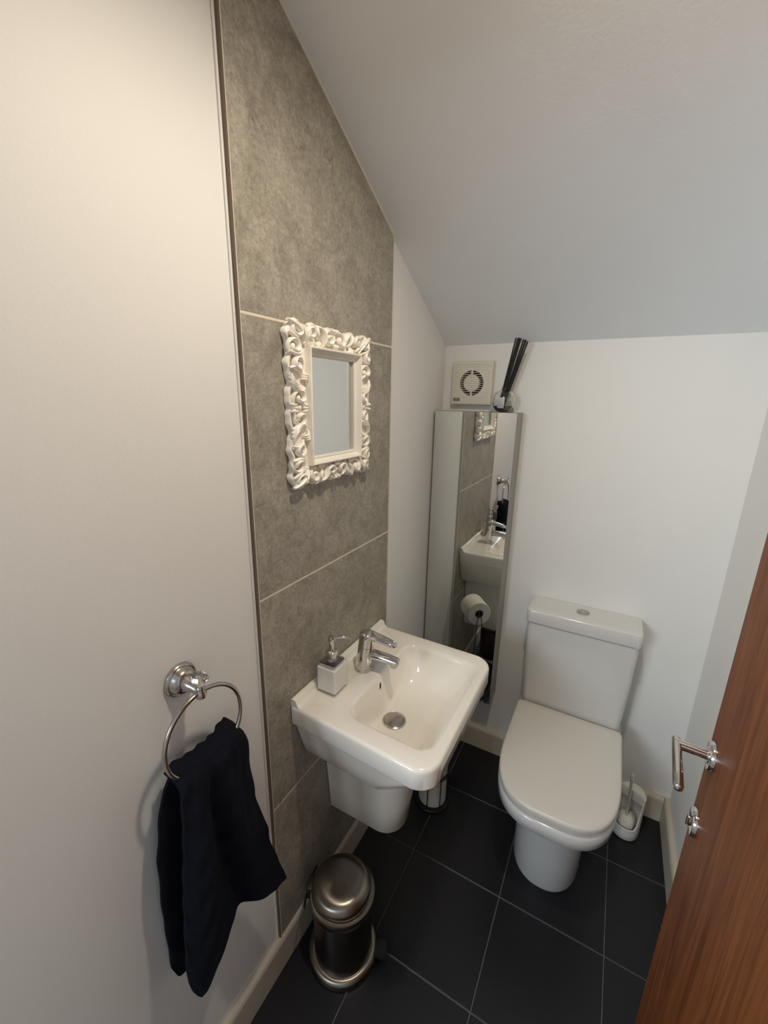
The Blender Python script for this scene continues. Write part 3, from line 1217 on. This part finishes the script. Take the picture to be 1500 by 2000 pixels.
# ------------------------------------------------------------------ mirrored wall cabinet
CX0, CX1, CD, CZ0, CZ1 = .008, .328, .105, .328, 1.574
cab = thing('mirror_cabinet', (CX0, 0, CZ0), 'tall slim wall cabinet with a full mirror front in the corner', 'cabinet')
bm = BM()
add_box(bm, CX0, CX1, -CD + .016, -.0005, CZ0, CZ1, .001, 1)
obj('carcass', bm, M['cab'], cab)
bm = BM()
add_box(bm, CX0, CX1, -CD + .0045, -CD + .015, CZ0, CZ1 + .001, .001, 1)
dr = obj('cabinet_door', bm, M['cab'], cab)
bm = BM()
add_box(bm, CX0 + .001, CX1 - .001, -CD, -CD + .0042, CZ0 + .001, CZ1)
obj('mirror_glass', bm, M['mirror'], dr)

# ------------------------------------------------------------------ extractor fan
fc = Vector((.1245, 0, 1.681))
fan = thing('extractor_fan', fc, 'square white extractor fan with a round slatted grille above the cabinet', 'fan')
FS = .0815
# cover plate with a round hole
bm = BM()
NF = 64


def fan_sq(h, y, r=.004):
    out = []
    for i in range(NF):
        a = 2 * pi * i / NF + pi / 4
        c_, s_ = cos(a), sin(a)
        k = h / max(abs(c_), abs(s_))
        out.append(Vector((fc.x + c_ * k, y, fc.z + s_ * k)))
    return out


def fan_circ(r, y):
    return [Vector((fc.x + r * cos(2 * pi * i / NF + pi / 4), y, fc.z + r * sin(2 * pi * i / NF + pi / 4))) for i in range(NF)]


add_loft(bm, [fan_sq(FS - .004, -.0005), fan_sq(FS - .004, -.012), fan_sq(FS, -.0125), fan_sq(FS, -.026), fan_sq(FS - .002, -.028), fan_sq(FS - .006, -.0288), fan_circ(.0485, -.0305), fan_circ(.0475, -.030), fan_circ(.0470, -.010)], cap1=True)
obj('cover', bm, M['fan_white'], fan, smooth=True, angle=25)
bm = BM()
add_lathe(bm, (fc.x, -.0101, fc.z), (0, -1, 0), [(.046, 0), (.046, .002)], 40)
obj('duct', bm, M['dark'], fan)
bm = BM()
add_lathe(bm, (fc.x, -.014, fc.z), (0, -1, 0), [(.0315, 0), (.0325, .012), (.0315, .0165), (.024, .0175)], 48)
cap = obj('grille_disc', bm, M['fan_white'], fan, smooth=True, angle=25)
# raised ribs: over the disc, across the gap and on the plate
bm = BM()
for k in range(-5, 6):
    z = fc.z + k * .0080
    xr = math.sqrt(max(0, .0325 ** 2 - (k * .008) ** 2)) if abs(k * .008) < .0325 else 0
    xo = math.sqrt(max(0, .0475 ** 2 - (k * .008) ** 2))
    if xr > .004:
        add_tube(bm, [(fc.x - xr * .96 + 2 * xr * .96 * i / 6, -.0316, z + .0014 * sin(2 * pi * i / 6)) for i in range(7)], .0017, 6)
        for s in (-1, 1):
            add_tube(bm, [(fc.x + s * xr * .97, -.0265, z), (fc.x + s * xo, -.0265, z)], .0014, 6)
    else:
        add_tube(bm, [(fc.x - xo, -.0265, z), (fc.x + xo, -.0265, z)], .0014, 6)
for s in (-1, 1):
    add_box(bm, fc.x - .004, fc.x + .004, -.0300, -.022, fc.z + s * .039 - .0095, fc.z + s * .039 + .0095, .001, 1)
o = obj('grille_slat', bm, M['fan_white'], fan, smooth=True, kind='stuff')
bm = BM()
for k in range(-8, 9):
    z = fc.z + k * .0085
    xo = math.sqrt(max(0, .052 ** 2 - (k * .0085) ** 2)) if abs(k * .0085) < .052 else 0
    for s in (-1, 1):
        if xo > 0:
            add_tube(bm, [(fc.x + s * (xo + (FS - .010 - xo) * i / 4), -.0292 - .0004 * (1 - i / 4), z + .0016 * (abs(k) / 8) * (i / 4) * (1 if k < 0 else -1)) for i in range(5)], .0013, 6)
        elif s > 0 and k > -7:
            add_tube(bm, [(fc.x - (FS - .010) + 2 * (FS - .010) * i / 8, -.0288 - .0006 * sin(pi * i / 8), z + .003 * sin(pi * i / 8) * (1 if k > 0 else -1)) for i in range(9)], .0013, 6)
obj('cover_rib', bm, M['fan_white'], fan, smooth=True, kind='stuff')
bm = BM()
add_box(bm, fc.x - FS + .010, fc.x - FS + .038, -.0302, -.0284, fc.z - FS + .013, fc.z - FS + .025, .0006, 1)
bd_ = obj('badge', bm, M['fan_badge'], fan)
bm = BM()
x = fc.x - FS + .0175
for wd in (.003, .0045, .004):
    add_box(bm, x, x + wd, -.0306, -.0301, fc.z - FS + .0165, fc.z - FS + .0215, .0004, 1)
    x += wd + .0016
obj('badge_lettering', bm, M['badge_text'], bd_)

# ------------------------------------------------------------------ reed diffuser
dc = Vector((.262, -.062, CZ1 + .0018))
df = thing('reed_diffuser', dc, 'round clear glass reed diffuser with black reeds on the mirrored cabinet', 'diffuser')
DR = .043
bm = BM()
prof = []
zc = .040
for i in range(1, 21):
    a = -pi / 2 + .38 + (pi - .38 - .26) * i / 20
    prof.append((DR * cos(a), zc + DR * sin(a)))
prof = [(DR * cos(-pi / 2 + .38) - .002, 0.0)] + [(DR * cos(-pi / 2 + .38), .0015)] + prof
top_z = prof[-1][1]
prof += [(.0115, top_z + .004), (.0125, top_z + .008), (.0105, top_z + .0085), (.0095, top_z + .002)]
inn = []
for i in range(14):
    a = pi / 2 - .26 - (pi - .26 - .50) * i / 13
    inn.append(((DR - .003) * cos(a), zc + (DR - .003) * sin(a)))
prof += inn
add_lathe(bm, dc, (0, 0, 1), prof, 40)
obj('glass_bottle', bm, M['glass'], df, smooth=True)
bm = BM()
prof = []
for i in range(9):
    a = -pi / 2 + .52 + .62 * i / 8
    prof.append(((DR - .0036) * cos(a), zc + (DR - .0036) * sin(a)))
add_lathe(bm, dc, (0, 0, 1), prof, 36)
obj('scented_oil', bm, M['oil'], df, smooth=True)
# label wraps the side facing the door
cdir = Vector((CAM.x - dc.x - .5, CAM.y - dc.y, 0)).normalized()
cper = Vector((-cdir.y, cdir.x, 0))
bm = BM()


def dl(a, b, r=DR + .0006):
    return dc + Vector((0, 0, zc)) + r * (cdir * cos(a) * cos(b) + cper * sin(a) * cos(b) + Vector((0, 0, 1)) * sin(b))


def patch(bm, a0, a1, b0, b1, r, th=.0004, n=8):
    A = [[bm.verts.new(dl(a0 + (a1 - a0) * i / n, b0 + (b1 - b0) * j / n, r)) for i in range(n + 1)] for j in range(n + 1)]
    B = [[bm.verts.new(dl(a0 + (a1 - a0) * i / n, b0 + (b1 - b0) * j / n, r - th)) for i in range(n + 1)] for j in range(n + 1)]
    for j in range(n):
        for i in range(n):
            bm.faces.new((A[j][i], A[j][i + 1], A[j + 1][i + 1], A[j + 1][i]))
            bm.faces.new((B[j][i], B[j + 1][i], B[j + 1][i + 1], B[j][i + 1]))
    for i in range(n):
        bm.faces.new((A[0][i], B[0][i], B[0][i + 1], A[0][i + 1]))
        bm.faces.new((A[n][i], A[n][i + 1], B[n][i + 1], B[n][i]))
        bm.faces.new((A[i][0], A[i + 1][0], B[i + 1][0], B[i][0]))
        bm.faces.new((A[i][n], B[i][n], B[i + 1][n], A[i + 1][n]))


patch(bm, -.52, .40, -.62, .28, DR + .0010)
lb = obj('label', bm, M['label'], df, smooth=True)
bm = BM()
for k in range(5):
    patch(bm, -.34, .22 - .04 * (k % 3), .12 - .12 * k - .014, .12 - .12 * k + .010, DR + .0012, .0003, 4)
obj('label_print', bm, M['label_print'], lb, smooth=True)
bm = BM()
patch(bm, -.62, -.24, -.74, -.42, DR + .0014)
obj('dark_tab', bm, M['black'], df, smooth=True)
# reeds
r0 = dc + Vector((-.008, 0, .045))
for k, (ex, ey, ln) in enumerate([(.016, .004, .202), (.0195, .010, .203), (.023, .000, .203), (.0265, .008, .202), (.034, .004, .200), (.0375, .010, .199), (.041, .000, .198), (.045, .006, .194)]):
    bm = BM()
    b0 = dc + Vector((-.016 + .0024 * k, -.004 + .002 * (k % 3), .012))
    dirv = Vector((ex + .020 - .0008 * k, ey * .6 - .004, .205)).normalized()
    add_tube(bm, [b0, b0 + dirv * .12, b0 + dirv * (ln + .048)], .0029, 8)
    obj('reed', bm, M['black'], df)

# ------------------------------------------------------------------ toilet brush and holder
hc = Vector((.896, -.125, 0))
bh = BM()
NB = 32
od = Vector((-.38, -.92, 0)).normalized()      # opening faces the room
op = Vector((-od.y, od.x, 0))


def hz_(a):
    """height of the wall by angle: low lip in front, tall back"""
    c_ = cos(a)
    return .050 if c_ > .42 else (.182 if c_ < .10 else .050 + (.182 - .050) * (.42 - c_) / .32)


outer_r, inner_r = .047, .042
loops = []
for f in (0.0, .05, .5, 1.0):
    loops.append([hc + (od * cos(a) * 1.05 + op * sin(a)) * (outer_r * (1 if f else .95)) + Vector((0, 0, .002 + hz_(a) * f)) for a in [2 * pi * i / NB for i in range(NB)]])
for f in (1.0, .5, .04):
    loops.append([hc + (od * cos(a) * 1.05 + op * sin(a)) * inner_r + Vector((0, 0, .002 + hz_(a) * f)) for a in [2 * pi * i / NB for i in range(NB)]])
add_loft(bh, loops)
# hooded top: the back half is closed between the opening and the rounded top
hood = [a for a in [pi / 2 + .12 + (pi - .24) * i / 16 for i in range(17)]]
lo_ = [hc + (od * cos(a) * 1.05 + op * sin(a)) * .0445 for a in hood]
add_loft(bh, [[p + Vector((0, 0, .150)) for p in lo_], [p + Vector((0, 0, .184)) for p in lo_], [hc - od * .004 + (p - hc) * .92 + Vector((0, 0, .189)) for p in lo_]])
ho = obj('brush_holder', bh, M['white_plastic'], smooth=True, angle=45)
tag(ho, 'white toilet brush holder with cut-away front beside the toilet', 'brush holder')
tbn = thing('toilet_brush', hc + Vector((0, 0, .01)), 'white toilet brush with a slim handle leaning in its holder', 'brush')
hd = (od * .034 + op * .002 + Vector((0, 0, .20))).normalized()
b0 = hc + od * .002 + Vector((0, 0, .014))
bm = BM()
random.seed(5)
prof = [(.012, 0), (.026, .008), (.030, .022), (.030, .052), (.024, .070), (.010, .076)]
add_lathe(bm, b0, (hd * .3 + Vector((0, 0, .7))), prof, 26)
for v in bm.verts:
    v.co += Vector((random.uniform(-1, 1), random.uniform(-1, 1), random.uniform(-1, 1))) * .0022
obj('bristle_head', bm, M['bristle'], tbn, smooth=True, angle=80)
bm = BM()
h0 = b0 + hd * .055
add_tube(bm, [h0, h0 + hd * .06, h0 + hd * .210, h0 + hd * .217, h0 + hd * .223, h0 + hd * .231, h0 + hd * .241, h0 + hd * .247], [.0052, .0048, .0048, .0066, .0066, .0045, .0052, .002], 14)
obj('handle', bm, M['white_plastic'], tbn, smooth=True)

# ------------------------------------------------------------------ toilet roll stand and rolls
RB = Vector((.186, -.372, 0))
AZ = .68
ra = Vector((-sin(AZ), -cos(AZ), 0))           # roll axis, pointing away from the cabinet mirror
rn = Vector((.197, -.318, .648))               # end of the roll next to the stem
ru = Vector((cos(AZ), -sin(AZ), 0))
st = thing('toilet_roll_stand', RB, 'black wire toilet roll stand on the floor between basin and toilet', 'stand')
bm = BM()
add_lathe(bm, RB, (0, 0, 1), [(.072, 0), (.074, .002), (.074, .007), (.071, .010)], 40)
obj('base', bm, M['blackwire'], st, smooth=True)
bm = BM()
neck = rn - Vector((0, 0, .040)) - ra * .010
cdirn = Vector((.20, .98, 0)).normalized()
cper2 = Vector((cdirn.y, -cdirn.x, 0))
for s in (-1, 1):
    f0 = RB + cdirn * .060 + cper2 * (.020 * s) + Vector((0, 0, .008))
    f1 = f0 + Vector((0, 0, .25))
    m1 = neck + ru * (.0135 * s) + Vector((0, 0, -.15))
    add_tube(bm, [f0, f1, m1, neck + ru * (.0125 * s) - Vector((0, 0, .05)), neck + ru * (.012 * s) - Vector((0, 0, .012)), neck + ru * (.0055 * s) + Vector((0, 0, .014)), neck + ru * (.005 * s) + Vector((0, 0, .034)),
                  rn - ra * .004 + ru * (.0048 * s) - Vector((0, 0, .0)), rn + ra * .02 + ru * (.0045 * s), rn + ra * .108 + ru * (.0045 * s)], .0021, 8)
obj('stem', bm, M['blackwire'], st, smooth=True)
for zz in (.148, .156, .164):
    bm = BM()
    add_tube(bm, [RB + Vector((.0625 * cos(2 * pi * i / 40), .0625 * sin(2 * pi * i / 40), zz)) for i in range(40)], .0019, 6, closed=True)
    obj('hoop', bm, M['blackwire'], st, smooth=True)
for a in (0.2, 1.2, 2.4, 3.7, 4.75, 5.6):
    bm = BM()
    add_tube(bm, [RB + Vector((.0625 * cos(a), .0625 * sin(a), .008)), RB + Vector((.0625 * cos(a), .0625 * sin(a), .166))], .0021, 8)
    obj('upright', bm, M['blackwire'], st, smooth=True)


def make_roll(loc, axis, label, rr=.052, L=.100):
    t = thing('toilet_roll', loc, label, 'toilet roll', 'toilet rolls on the wire stand')
    bm = BM()
    add_lathe(bm, loc, axis, [(.021, 0.0005), (rr - .002, 0), (rr, .002), (rr, L - .002), (rr - .002, L), (.021, L - .0005), (.021, .0005)], 44, cap0=False, cap1=False)
    p_ = obj('paper', bm, M['paper'], t, smooth=True)
    bm = BM()
    add_lathe(bm, loc, axis, [(.0208, 0), (.0208, L), (.0196, L), (.0196, 0), (.0208, 0)], 32, cap0=False, cap1=False)
    obj('core', bm, M['card'], t, smooth=True)
    return t


make_roll(rn - Vector((0, 0, .0165)), ra, 'white toilet roll on the wire arm, seen reflected in the cabinet mirror', .058)
make_roll(RB + Vector((0, 0, .0103)), (0, 0, 1), 'spare white toilet roll at the foot of the wire stand', .056)
make_roll(RB + Vector((0, 0, .1108)), (0, 0, 1), 'spare white toilet roll stacked on top of another in the wire stand', .056)
